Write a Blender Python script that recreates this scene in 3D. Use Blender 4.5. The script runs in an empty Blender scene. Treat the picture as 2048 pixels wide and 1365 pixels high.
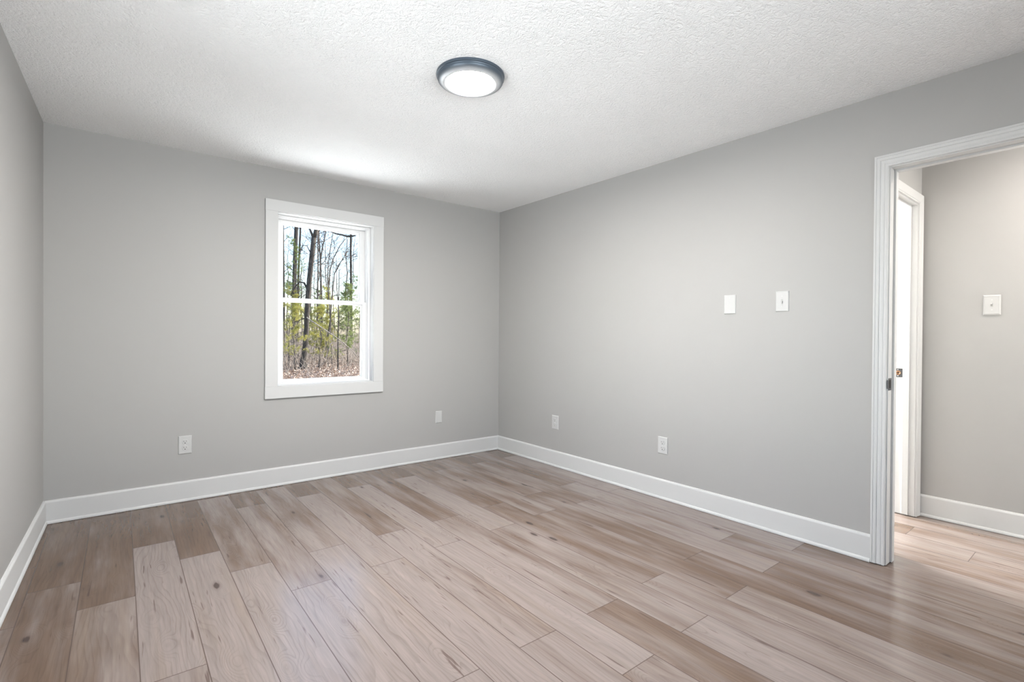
import bpy, bmesh, math, random
from mathutils import Vector, Matrix
random.seed(7)
SC = bpy.context.scene
COL = SC.collection

# ------------------------------------------------------------------ camera
cam = bpy.data.cameras.new('camera'); camo = bpy.data.objects.new('camera', cam); COL.objects.link(camo)
F_PX, YAW, PITCH, ROLL = 993.9, 0.66735, -0.0073, 0.00705
cam.sensor_fit = 'HORIZONTAL'; cam.sensor_width = 36.0; cam.lens = F_PX / 2048 * 36.0
cam.clip_start = 0.02; cam.clip_end = 300
CAM = Vector((-3.06553, -4.11081, 1.15413))
_f = Vector((math.sin(YAW) * math.cos(PITCH), math.cos(YAW) * math.cos(PITCH), math.sin(PITCH)))
_r = Vector((math.cos(YAW), -math.sin(YAW), 0)); _u = _r.cross(_f)
_R = _r * math.cos(ROLL) + _u * math.sin(ROLL); _U = -_r * math.sin(ROLL) + _u * math.cos(ROLL)
M = Matrix((_R, _U, -_f)).transposed().to_4x4(); M.translation = CAM
camo.matrix_world = M
SC.camera = camo

# ------------------------------------------------------------------ sky, sun, far room daylight, added fill lights, exposure
SC.view_settings.view_transform = 'Standard'; SC.view_settings.look = 'None'
SC.view_settings.exposure = 0.11; SC.view_settings.gamma = 1.0
SC.view_settings.use_curve_mapping = False
w = bpy.data.worlds.new('sky'); SC.world = w; w.use_nodes = True
wt = w.node_tree; wt.nodes.clear()
sky = wt.nodes.new('ShaderNodeTexSky'); sky.sky_type = 'NISHITA'; sky.sun_disc = False
sky.sun_elevation = math.radians(33); sky.sun_rotation = math.radians(92); sky.air_density = 1.0; sky.dust_density = 1.6
bg = wt.nodes.new('ShaderNodeBackground'); bg.inputs[1].default_value = 0.5
wo = wt.nodes.new('ShaderNodeOutputWorld')
wt.links.new(sky.outputs[0], bg.inputs[0]); wt.links.new(bg.outputs[0], wo.inputs[0])

def sun(energy, direction, color):
    l = bpy.data.lights.new('sun', 'SUN'); l.energy = energy; l.angle = math.radians(0.6); l.color = color
    o = bpy.data.objects.new('sun', l); COL.objects.link(o)
    o.rotation_euler = Vector(direction).to_track_quat('-Z', 'Y').to_euler(); o.location = (20, 5, 20)
sun(10.0, (-0.80, 0.03, -0.55), (1.0, 0.94, 0.85))

def area(name, loc, direction, sx, sy, watts, color, spread=180):
    l = bpy.data.lights.new(name, 'AREA'); l.shape = 'RECTANGLE'; l.size = sx; l.size_y = sy
    l.energy = watts; l.color = color; l.spread = math.radians(spread)
    o = bpy.data.objects.new(name, l); COL.objects.link(o)
    o.location = loc; o.rotation_euler = Vector(direction).to_track_quat('-Z', 'Y').to_euler()
FILL_COL = (0.93, 0.97, 1.0)
area('fill_left', (-3.90, -2.75, 1.55), (1, 0, -0.1), 1.5, 1.6, 8, FILL_COL)  # added fill light behind the unseen left window
area('fill_hall', (0.6, -6.5, 1.35), (0, 1, 0), 0.9, 1.8, 40, (1.0, 0.95, 0.88))  # added fill light at the unseen end of the hall
area('daylight_far_room', (0.95, 0.0, 1.45), (0, -1, 0), 1.5, 1.6, 1150, (1.0, 0.99, 0.97))
# added panels outside the windows, brightening ceilings and walls like ground bounce
area('fill_low_left', (-4.25, -2.75, 0.25), (1, 0, 0.9), 2.2, 1.0, 60, FILL_COL)
area('fill_yard_left', (-9, -2.75, -0.5), (1, 0, 0.3), 10, 4, 1000, FILL_COL)
area('fill_yard_rear', (-2.2, -11, -0.5), (0, 1, 0.3), 10, 4, 1380, FILL_COL)  # large added panel behind the camera, shining in at the rear
area('fill_below_sill', (-1.74, 1.9, -0.5), (0, -0.1, 1), 6.0, 2.4, 850, FILL_COL)  # added panel hidden below the sill, lifts the ceiling by the window

# ------------------------------------------------------------------ node helpers
class NT:
    def __init__(s, name):
        s.m = bpy.data.materials.new(name); s.m.use_nodes = True
        s.t = s.m.node_tree; s.t.nodes.clear()
        s.out = s.t.nodes.new('ShaderNodeOutputMaterial')
    def n(s, kind, **kw):
        nd = s.t.nodes.new('ShaderNode' + kind)
        for k, v in kw.items(): setattr(nd, k, v)
        return nd
    def put(s, sock, v):
        if isinstance(v, bpy.types.NodeSocket): s.t.links.new(v, sock)
        elif v is not None: sock.default_value = v
    def math(s, op, a, b=None, c=None, clamp=False):
        nd = s.n('Math', operation=op); nd.use_clamp = clamp
        s.put(nd.inputs[0], a)
        if b is not None: s.put(nd.inputs[1], b)
        if c is not None: s.put(nd.inputs[2], c)
        return nd.outputs[0]
    def mix(s, f, a, b, mode='MIX'):
        nd = s.n('MixRGB', blend_type=mode)
        s.put(nd.inputs[0], f); s.put(nd.inputs[1], a); s.put(nd.inputs[2], b)
        return nd.outputs[0]
    def smooth(s, v, lo, hi, a=0.0, b=1.0):
        nd = s.n('MapRange', interpolation_type='SMOOTHSTEP')
        s.put(nd.inputs[0], v)
        for i, x in enumerate((lo, hi, a, b)): nd.inputs[i + 1].default_value = x
        return nd.outputs[0]
    def noise(s, vec, scale=5, detail=2, rough=0.5, dist=0.0):
        nd = s.n('TexNoise'); s.put(nd.inputs['Vector'], vec)
        nd.inputs['Scale'].default_value = scale; nd.inputs['Detail'].default_value = detail
        nd.inputs['Roughness'].default_value = rough; nd.inputs['Distortion'].default_value = dist
        return nd.outputs[0]
    def xyz(s, x, y, z=0.0):
        nd = s.n('CombineXYZ'); s.put(nd.inputs[0], x); s.put(nd.inputs[1], y); s.put(nd.inputs[2], z)
        return nd.outputs[0]
    def sep(s, v):
        nd = s.n('SeparateXYZ'); s.put(nd.inputs[0], v); return nd.outputs
    def bump(s, h, strength, dist):
        nd = s.n('Bump'); nd.inputs['Strength'].default_value = strength; nd.inputs['Distance'].default_value = dist
        s.put(nd.inputs['Height'], h); return nd.outputs[0]
    def bsdf(s, color, rough=0.5, metal=0.0, normal=None, spec=None, **kw):
        nd = s.n('BsdfPrincipled')
        s.put(nd.inputs['Base Color'], color); s.put(nd.inputs['Roughness'], rough); nd.inputs['Metallic'].default_value = metal
        if normal is not None: s.put(nd.inputs['Normal'], normal)
        if spec is not None: nd.inputs['Specular IOR Level'].default_value = spec
        for k, v in kw.items(): nd.inputs[k].default_value = v
        s.t.links.new(nd.outputs[0], s.out.inputs[0]); return nd
    def obj(s): return s.n('TexCoord').outputs['Object']

def c4(*c): return (c[0], c[1], c[2], 1.0)

def simple(name, col, rough=0.5, metal=0.0, spec=None, var=0.03, scale=30):
    t = NT(name); nz = t.noise(t.obj(), scale, 2)
    f = t.math('MULTIPLY', t.math('SUBTRACT', nz, 0.5), 2 * var)
    f = t.math('ADD', f, 1.0)
    colr = t.mix(1.0, c4(*col), t.xyz(f, f, f), 'MULTIPLY')
    t.bsdf(colr, rough, metal, spec=spec); return t.m

def paint(name, col, rough=0.55, spec=0.25):
    t = NT(name); o = t.obj()
    h = t.noise(o, 260, 2)
    blot = t.math('ADD', t.math('MULTIPLY', t.noise(o, 1.3, 3), 0.03), 0.985)
    t.bsdf(t.mix(1.0, c4(*col), t.xyz(blot, blot, blot), 'MULTIPLY'), rough, normal=t.bump(h, 0.12, 0.0006), spec=spec); return t.m

def ceiling_mat():
    t = NT('stomped ceiling texture'); o = t.obj()
    warp = t.n('TexNoise'); t.put(warp.inputs['Vector'], o); warp.inputs['Scale'].default_value = 14; warp.inputs['Detail'].default_value = 2
    wv = t.n('VectorMath', operation='MULTIPLY_ADD'); t.put(wv.inputs[0], warp.outputs[1]); wv.inputs[1].default_value = (0.05, 0.05, 0.05); t.put(wv.inputs[2], o)
    n1 = t.noise(wv.outputs[0], 42, 4, 0.62)
    ridge = t.math('SUBTRACT', 1.0, t.math('MULTIPLY', t.math('ABSOLUTE', t.math('SUBTRACT', n1, 0.5)), 7.0), clamp=True)
    n2 = t.noise(o, 95, 3, 0.6)
    n3 = t.noise(o, 3.0, 3, 0.6)
    amt = t.smooth(n3, 0.38, 0.62, 0.8, 1.0)
    h = t.math('MULTIPLY', t.math('ADD', t.math('MULTIPLY', ridge, 0.8), t.math('MULTIPLY', n2, 0.7)), amt)
    t.bsdf(c4(0.95, 0.95, 0.95), 0.8, normal=t.bump(h, 0.65, 0.0075), spec=0.2); return t.m

def floor_mat():
    t = NT('laminate oak planks')
    uvs = t.n('UVMap'); uvs.uv_map = 'grain'; gx, gy, _ = t.sep(uvs.outputs[0])
    uve = t.n('UVMap'); uve.uv_map = 'edge'; ex, ey, _ = t.sep(uve.outputs[0])
    uvr = t.n('UVMap'); uvr.uv_map = 'rnd'; tone, seed, _ = t.sep(uvr.outputs[0])
    # knots
    kv = t.n('TexVoronoi'); kv.inputs['Scale'].default_value = 1.0; kv.inputs['Randomness'].default_value = 0.95
    t.put(kv.inputs['Vector'], t.xyz(t.math('MULTIPLY', gx, 2.7), t.math('MULTIPLY', gy, 7.0), 0.0))
    kd = kv.outputs['Distance']; kc = t.sep(kv.outputs['Color'])[0]
    has = t.math('GREATER_THAN', kc, 0.10)
    kf = t.math('MULTIPLY', t.smooth(kd, 0.0, 0.42, 1.0, 0.0), has)
    # grain lines flowing around knots
    lw = t.noise(t.xyz(t.math('MULTIPLY', gx, 0.8), t.math('MULTIPLY', gy, 4.0), seed), 1.0, 2, 0.5)
    lw2 = t.noise(t.xyz(t.math('MULTIPLY', gx, 4.5), t.math('MULTIPLY', gy, 16), seed), 1.0, 2, 0.5)
    ph = t.math('ADD', t.math('MULTIPLY', lw, 13.0), t.math('MULTIPLY', lw2, 1.3))
    ph = t.math('ADD', ph, t.math('MULTIPLY', gy, 45.0))
    ph = t.math('ADD', ph, t.math('MULTIPLY', kf, 8.0))
    ring = t.math('FRACT', ph)
    ringd = t.math('MULTIPLY', t.smooth(ring, 0.55, 0.97), t.smooth(ring, 0.97, 1.0, 1.0, 0.0))
    fine = t.noise(t.xyz(t.math('MULTIPLY', gx, 6.0), t.math('MULTIPLY', gy, 170.0), seed), 1.0, 3, 0.65)
    fine2 = t.noise(t.xyz(t.math('MULTIPLY', gx, 3.2), t.math('MULTIPLY', gy, 48.0), seed), 1.0, 3, 0.6)
    broad = t.noise(t.xyz(t.math('MULTIPLY', gx, 1.4), t.math('MULTIPLY', gy, 9.0), seed), 1.0, 3, 0.55)
    streak = t.smooth(t.noise(t.xyz(t.math('MULTIPLY', gx, 3.6), t.math('MULTIPLY', gy, 46.0), t.math('ADD', seed, 7.0)), 1.0, 2, 0.6), 0.655, 0.735)
    warm = t.noise(t.xyz(t.math('MULTIPLY', gx, 0.8), t.math('MULTIPLY', gy, 14.0), t.math('ADD', seed, 3.0)), 1.0, 2, 0.5)
    pale = c4(0.252, 0.208, 0.190); mid = c4(0.128, 0.083, 0.058); dark = c4(0.070, 0.042, 0.032)
    base = t.mix(t.smooth(t.math('ADD', t.math('MULTIPLY', broad, 0.75), t.math('MULTIPLY', t.math('SUBTRACT', 0.5, tone), 0.7)), 0.22, 0.62), pale, mid)
    base = t.mix(t.smooth(warm, 0.5, 0.8, 0.0, 0.35), base, c4(0.225, 0.165, 0.122))
    base = t.mix(t.math('MULTIPLY', t.math('MULTIPLY', ringd, t.smooth(broad, 0.35, 0.65, 0.3, 1.0)), 0.24), base, dark)
    fv = t.math('ADD', t.math('MULTIPLY', fine, 0.34), t.math('ADD', t.math('MULTIPLY', fine2, 0.50), 0.58))
    base = t.mix(1.0, base, t.xyz(fv, fv, fv), 'MULTIPLY')
    base = t.mix(t.math('MULTIPLY', streak, 0.65), base, dark)
    halo = t.math('MULTIPLY', t.smooth(kd, 0.03, 0.20, 1.0, 0.0), has)
    core = t.math('MULTIPLY', t.smooth(t.math('ADD', kd, t.math('MULTIPLY', t.math('SUBTRACT', fine2, 0.5), 0.11)), 0.060, 0.105, 1.0, 0.0), has)
    base = t.mix(t.math('MULTIPLY', halo, 0.35), base, dark)
    base = t.mix(t.math('MULTIPLY', core, 0.85), base, c4(0.055, 0.036, 0.030))
    # plank joints
    de = t.math('MINIMUM', ex, ey)
    gap = t.smooth(de, 0.0007, 0.0027, 1.0, 0.0)
    base = t.mix(t.math('MULTIPLY', gap, 0.82), base, c4(0.075, 0.05, 0.042))
    h = t.math('SUBTRACT', t.math('MULTIPLY', fine, 0.25), t.math('MULTIPLY', gap, 1.0))
    rough = t.math('ADD', t.math('MULTIPLY', fine, 0.08), 0.15)
    t.bsdf(base, rough, normal=t.bump(h, 0.18, 0.0008), spec=0.5); return t.m

MW = paint('greige wall paint', (0.420, 0.413, 0.402))
MC = ceiling_mat()
MT = paint('white trim paint', (0.62, 0.62, 0.615), 0.55, 0.12)
MV = simple('white vinyl', (0.74, 0.74, 0.74), 0.35, var=0.01)
MP = simple('white plastic', (0.57, 0.57, 0.562), 0.40, var=0.01, spec=0.15)
MS = simple('dark slot', (0.03, 0.03, 0.03), 0.6)
MSS = simple('grey slot', (0.16, 0.16, 0.155), 0.6)
MSL = simple('slot dark grey', (0.08, 0.08, 0.08), 0.6)
MSC = simple('painted screw', (0.66, 0.66, 0.645), 0.35)
MST = simple('dull steel', (0.10, 0.10, 0.105), 0.4, 0.5)
MBR = simple('brass', (0.36, 0.20, 0.11), 0.35, 0.7)
MDK = simple('raw hole', (0.02, 0.018, 0.016), 0.9)
MRIM = simple('dark slate metal', (0.055, 0.075, 0.10), 0.38, 0.35, spec=0.8)
MF = floor_mat()
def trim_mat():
    # lens glow painted as a ramp: dark slate outside, pale nickel by the lens
    t = NT('nickel with painted glow'); x, y, _ = t.sep(t.obj()); rr = t.math('SQRT', t.math('ADD', t.math('MULTIPLY', x, x), t.math('MULTIPLY', y, y)))
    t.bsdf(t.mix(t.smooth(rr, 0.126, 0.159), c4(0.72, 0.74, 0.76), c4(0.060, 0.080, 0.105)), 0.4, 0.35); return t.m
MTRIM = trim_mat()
MEXT = simple('exterior siding', (0.55, 0.55, 0.53), 0.7)

def glass_mat():
    t = NT('window glass'); fr = t.n('Fresnel'); fr.inputs[0].default_value = 1.45
    tr = t.n('BsdfTransparent'); tr.inputs[0].default_value = c4(0.97, 0.98, 0.975)
    gl = t.n('BsdfGlossy'); gl.inputs['Roughness'].default_value = 0.0
    mx = t.n('MixShader'); t.put(mx.inputs[0], t.math('MULTIPLY', fr.outputs[0], 0.35)); t.put(mx.inputs[1], tr.outputs[0]); t.put(mx.inputs[2], gl.outputs[0])
    t.t.links.new(mx.outputs[0], t.out.inputs[0]); return t.m
MG = glass_mat()
def emit_mat(name, col, strength):
    t = NT(name); e = t.n('Emission'); e.inputs[0].default_value = c4(*col); e.inputs[1].default_value = strength
    t.t.links.new(e.outputs[0], t.out.inputs[0]); return t.m

# ------------------------------------------------------------------ mesh helpers
def mk(name, bm, mat, parent=None, smooth=False):
    me = bpy.data.meshes.new(name); bmesh.ops.recalc_face_normals(bm, faces=bm.faces[:]); bm.to_mesh(me); bm.free()
    if smooth:
        for p in me.polygons: p.use_smooth = True
        try: me.set_sharp_from_angle(angle=math.radians(40))
        except Exception: pass
    me.materials.append(mat)
    o = bpy.data.objects.new(name, me); COL.objects.link(o); o.parent = parent
    return o
def raw(name, verts, faces, mat, parent=None, smooth=False):
    me = bpy.data.meshes.new(name); me.from_pydata(verts, [], faces); me.update()
    if smooth:
        for p in me.polygons: p.use_smooth = True
    me.materials.append(mat)
    o = bpy.data.objects.new(name, me); COL.objects.link(o); o.parent = parent
    return o
def empty(name, loc=(0, 0, 0), rz=0.0):
    o = bpy.data.objects.new(name, None); COL.objects.link(o); o.location = loc; o.rotation_euler = (0, 0, rz)
    o.empty_display_size = 0.05; return o
def tag(o, label=None, cat=None, group=None, kind=None):
    if label: o['label'] = label
    if cat: o['category'] = cat
    if group: o['group'] = group
    if kind: o['kind'] = kind
    return o
def box(bm, x0, x1, y0, y1, z0, z1, bev=0.0):
    r = bmesh.ops.create_cube(bm, size=1.0)
    vs = r['verts']
    for v in vs:
        v.co = Vector(((x0 + x1) / 2 + v.co.x * (x1 - x0), (y0 + y1) / 2 + v.co.y * (y1 - y0), (z0 + z1) / 2 + v.co.z * (z1 - z0)))
    if bev > 0:
        es = list({e for v in vs for e in v.link_edges})
        bmesh.ops.bevel(bm, geom=es, offset=bev, segments=2, profile=0.5, affect='EDGES')
def boxes(name, lst, mat, parent=None, bev=0.0):
    bm = bmesh.new()
    for b in lst: box(bm, *b, bev=bev)
    return mk(name, bm, mat, parent)
def prism(bm, prof, fn0, fn1):
    """closed profile swept between two mappings of (s,t)->xyz"""
    a = [bm.verts.new(fn0(*p)) for p in prof]; b = [bm.verts.new(fn1(*p)) for p in prof]
    n = len(prof)
    for i in range(n): bm.faces.new((a[i], a[(i + 1) % n], b[(i + 1) % n], b[i]))
    bm.faces.new(a); bm.faces.new(b[::-1])
def lathe(bm, prof, n=64, cx=0, cy=0):
    rings = []
    for r, z in prof:
        if r < 1e-6: rings.append([bm.verts.new((cx, cy, z))])
        else: rings.append([bm.verts.new((cx + r * math.cos(2 * math.pi * i / n), cy + r * math.sin(2 * math.pi * i / n), z)) for i in range(n)])
    for a, b in zip(rings, rings[1:]):
        for i in range(n):
            j = (i + 1) % n
            if len(a) == 1 and len(b) == 1: continue
            if len(a) == 1: bm.faces.new((a[0], b[i], b[j]))
            elif len(b) == 1: bm.faces.new((a[i], a[j], b[0]))
            else: bm.faces.new((a[i], a[j], b[j], b[i]))
def wall_panel(name, x0, x1, y0, y1, z0, z1, axis, hole=None, mat=None, parent=None):
    """box wall running along axis ('x' or 'y'), hole=(a0,a1,zz0,zz1)"""
    bm = bmesh.new()
    def bx(a0, a1, q0, q1):
        if a1 - a0 < 1e-5 or q1 - q0 < 1e-5: return
        if axis == 'x': box(bm, a0, a1, y0, y1, q0, q1)
        else: box(bm, x0, x1, a0, a1, q0, q1)
    A0, A1 = (x0, x1) if axis == 'x' else (y0, y1)
    if hole:
        h0, h1, q0, q1 = hole
        bx(A0, h0, z0, z1); bx(h1, A1, z0, z1); bx(h0, h1, z0, q0); bx(h0, h1, q1, z1)
    else: bx(A0, A1, z0, z1)
    bmesh.ops.remove_doubles(bm, verts=bm.verts[:], dist=1e-5)
    o = mk(name, bm, mat or MW, parent); return o
def struct(o, label=None): return tag(o, label, None, None, 'structure')

# ------------------------------------------------------------------ room shell
H = 2.44; XL = -3.43176; LA = 0.01609
SX, SY = 0.00274, 0.00842
def zc(x, y): return H + SX * x + SY * y
YR = -4.80
struct(wall_panel('wall_back', -3.70, 0.12, 0.0, 0.18, -0.25, 2.62, 'x', (-2.122, -1.354, 0.766, 2.105)), 'greige wall with the window in it')
struct(wall_panel('wall_right', 0.0, 0.12, -6.3, 0.0, -0.1, 2.62, 'y', (-4.12, -3.292, -0.1, 2.048)), 'greige wall with two switch plates and the doorway')
lw = wall_panel('wall_left', -0.16, 0.0, -5.0, 0.0, -0.1, 2.62, 'y', (-3.40, -2.10, 0.75, 2.10))
lw.location = (XL, 0, 0); lw.rotation_euler = (0, 0, -LA); struct(lw, 'pale grey side wall at the left edge')
struct(wall_panel('wall_rear', -3.70, 0.0, YR - 0.16, YR, -0.1, 2.62, 'x', (-3.35, -1.05, 0.55, 2.20)))
# ceilings (very slightly out of level like the old house)
def slab(name, x0, x1, y0, y1, mat, f=zc):
    v = [(x, y, f(x, y)) for x, y in ((x0, y0), (x1, y0), (x1, y1), (x0, y1))]
    v += [(a, b, 2.75) for a, b, _ in v]
    return raw(name, v, [(0, 3, 2, 1), (4, 5, 6, 7), (0, 1, 5, 4), (1, 2, 6, 5), (2, 3, 7, 6), (3, 0, 4, 7)], mat)
struct(slab('ceiling', -3.62, 0.06, -4.9, 0.09, MC), 'white stomp textured ceiling')
struct(slab('ceiling_hall', 0.06, 2.8, -6.3, 0.09, MC, lambda x, y: 2.42))
# hall and room beyond it
struct(wall_panel('wall_hall', 1.08, 1.20, -6.3, -3.2, -0.1, 2.62, 'y'), 'hallway wall with a light switch seen through the doorway')
struct(wall_panel('wall_hall_end', 0.12, 2.75, -3.2, -3.085, -0.1, 2.62, 'x', (0.215, 1.013, -0.1, 2.051)), 'short end wall of the hallway with an open doorway')
struct(wall_panel('wall_hall_rear', 0.12, 1.20, -6.3, -6.18, -0.1, 2.62, 'x', (0.25, 0.95, 0.55, 2.10)))
struct(wall_panel('wall_far_back', 0.12, 2.75, -0.35, -0.19, -0.1, 2.62, 'x', (0.35, 1.55, 0.75, 2.10)))
struct(wall_panel('wall_far_right', 2.63, 2.75, -3.085, -0.35, -0.1, 2.62, 'y'))

# ------------------------------------------------------------------ plank floor (one mesh, a face per plank)
COLS = [(-3.62, [-0.735, -1.375, -2.70, -4.03]), (-3.392, [-1.057, -2.39, -3.72]), (-3.208, [-1.370, -2.70, -4.03]), (-3.012, [-0.752, -2.090, -3.42]),
        (-2.825, [-1.063, -2.40, -3.73]), (-2.645, [-0.05, -1.375, -2.71, -4.04]), (-2.458, [-0.39, -1.740, -3.07]), (-2.278, [-0.05, -1.374, -2.695, -4.02]),
        (-2.082, [-0.385, -1.735, -3.06]), (-1.900, [-1.381, -2.69, -4.02]), (-1.715, [-0.39, -1.725, -3.02]), (-1.535, [-1.38, -2.685, -4.0]),
        (-1.335, [-0.38, -1.714, -3.00]), (-1.140, [-1.36, -2.664, -3.98]), (-0.957, [-0.36, -1.682, -2.977]), (-0.762, [-1.34, -2.643, -3.96]),
        (-0.573, [-0.35, -1.682, -2.960]), (-0.382, [-1.32, -2.628, -3.95]), (-0.190, [-0.33, -1.64, -2.937]), (0.0, [-1.3, -2.61, -3.93]),
        (0.195, [-0.9, -2.25, -4.25]), (0.41, [-1.0, -2.25, -3.558, -4.87]), (0.60, [-0.7, -1.95, -3.25, -4.6]), (0.79, [-1.4, -2.7, -4.05]), (0.975, [-0.6, -1.9, -4.5]),
        (1.165, [-1.2, -2.5]), (1.355, [-0.7, -2.0]), (1.545, [-1.4, -2.7]), (1.735, [-0.9, -2.2]), (1.925, [-1.5]), (2.115, [-0.8, -2.1]), (2.305, [-1.3]), (2.5, [-0.9])]
TONES = {(0, 0): .25, (0, 1): .25, (0, 2): .3, (1, 0): .22, (1, 1): .34, (2, 0): .30, (2, 1): .48, (3, 0): .40, (3, 1): .90, (3, 2): .45, (4, 0): .45, (4, 1): .92,
         (5, 1): .5, (5, 2): .95, (6, 1): .55, (6, 2): .86, (7, 1): .55, (7, 2): .9, (8, 1): .66, (8, 2): .85, (9, 0): .62, (9, 1): .72, (9, 2): .62, (10, 1): .85, (10, 2): .85,
         (11, 1): .55, (11, 2): .35, (12, 1): .75, (12, 2): .55, (13, 1): .42, (13, 2): .55, (14, 1): .5, (14, 2): .35, (15, 1): .35, (15, 2): .35, (16, 1): .5, (16, 2): .62, (17, 1): .6, (17, 2): .45}
def build_floor():
    rnd = random.Random(11)
    bm = bmesh.new()
    ug = bm.loops.layers.uv.new('grain'); ue = bm.loops.layers.uv.new('edge'); ur = bm.loops.layers.uv.new('rnd')
    y_end, y_start = -6.3, 0.06
    for ci, (xa, js) in enumerate(COLS):
        xb = COLS[ci + 1][0] if ci + 1 < len(COLS) else 2.7
        js = list(js)
        while js[-1] > y_end + 1.3: js.append(js[-1] - 1.32)
        ys = [y_start] + js + [y_end]
        for k in range(len(ys) - 1):
            y1, y0 = ys[k], ys[k + 1]
            tone = TONES.get((ci, k), rnd.uniform(0.3, 0.75))
            if k == 0 and ci < 19: tone = 0.16 + 0.012 * ci if (ci < 5 or js[0] > -0.5) else 0.42  # dim band along the back wall put into the plank tones
            seed = rnd.uniform(0, 50)
            gx, gy = rnd.uniform(0, 60), rnd.uniform(0, 60)
            w, l = xb - xa, y1 - y0
            # inner strips so that the distance-to-edge coordinate interpolates exactly
            e = 0.006
            xs = [0, e, w - e, w]; yy = [0, e, l - e, l]
            V = [[bm.verts.new((xa + a, y0 + b, 0)) for b in yy] for a in xs]
            for i in range(3):
                for j in range(3):
                    f = bm.faces.new((V[i][j], V[i + 1][j], V[i + 1][j + 1], V[i][j + 1]))
                    for lp, (ii, jj) in zip(f.loops, ((i, j), (i + 1, j), (i + 1, j + 1), (i, j + 1))):
                        lp[ug].uv = (gx + yy[jj], gy + xs[ii])
                        lp[ue].uv = (min(xs[ii], w - xs[ii]), min(yy[jj], l - yy[jj]))
                        lp[ur].uv = (tone, seed)
    me = bpy.data.meshes.new('floor'); bm.to_mesh(me); bm.free(); me.materials.append(MF)
    o = bpy.data.objects.new('floor', me); COL.objects.link(o); return o
struct(build_floor(), 'pinkish brown wood plank floor')
struct(boxes('floor_base', [(-3.62, 2.7, -6.3, 0.06, -0.12, -0.004)], MEXT))

# ------------------------------------------------------------------ baseboards with shoe moulding
BH, BT = 0.1417, 0.0125
PROF = [(0, 0.002), (0.0205, 0.002), (0.0205, 0.009), (0.0185, 0.014), (0.0150, 0.0185), (BT, 0.020), (BT, BH - 0.012), (BT - 0.0015, BH - 0.008), (0.006, BH - 0.001), (0.0, BH)]
def baseboard(name, p0, p1, nrm, label=None, m0=0.0, m1=0.0):
    """run from p0 to p1 on the wall line, nrm pointing into the room; m = mitre factor at each end"""
    bm = bmesh.new(); p0 = Vector(p0 + (0,)); p1 = Vector(p1 + (0,)); d = (p1 - p0).normalized(); n = Vector(nrm + (0,)).normalized()
    prism(bm, PROF, lambda s, t: p0 + n * s + d * (s * m0) + Vector((0, 0, t)), lambda s, t: p1 + n * s - d * (s * m1) + Vector((0, 0, t)))
    return struct(mk(name, bm, MT), label)
baseboard('baseboard_back', (XL, 0), (0, 0), (0, -1), 'white baseboard under the window', 1, 1)
baseboard('baseboard_right', (0, 0), (0, -3.2465), (-1, 0), 'white baseboard from the far corner to the doorway', 1, 0)
def lx(y): return XL + LA * y
bm = bmesh.new()
for (ya, yb, ma, mb) in ((0.0, -0.312, 1, 0), (-0.3125, YR, 0, 0)):
    d = Vector((lx(yb) - lx(ya), yb - ya, 0)).normalized(); n = Vector((-d.y, d.x, 0)); n = n if n.x > 0 else -n
    p0 = Vector((lx(ya), ya, 0)); p1 = Vector((lx(yb), yb, 0))
    prism(bm, PROF, lambda s, t: p0 + n * s + d * s * ma + Vector((0, 0, t)), lambda s, t: p1 + n * s - d * s * mb + Vector((0, 0, t)))
struct(mk('baseboard_left', bm, MT), 'white baseboard along the left wall with a joint in it')
baseboard('baseboard_rear', (0, YR), (lx(YR) + 0.03, YR), (0, 1))
baseboard('baseboard_right_rear', (0, -4.19), (0, YR + 0.03), (-1, 0))
baseboard('baseboard_hall', (1.08, -3.2005), (1.08, -6.18), (-1, 0), 'white baseboard in the hallway')
baseboard('baseboard_hall_left', (0.12, -4.19), (0.12, -6.18), (1, 0))
baseboard('baseboard_far_back', (0.12, -0.35), (2.63, -0.35), (0, -1))
baseboard('baseboard_far_right', (2.63, -0.38), (2.63, -3.085), (-1, 0))
baseboard('baseboard_far_left', (0.12, -0.38), (0.12, -3.085), (1, 0))

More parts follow.
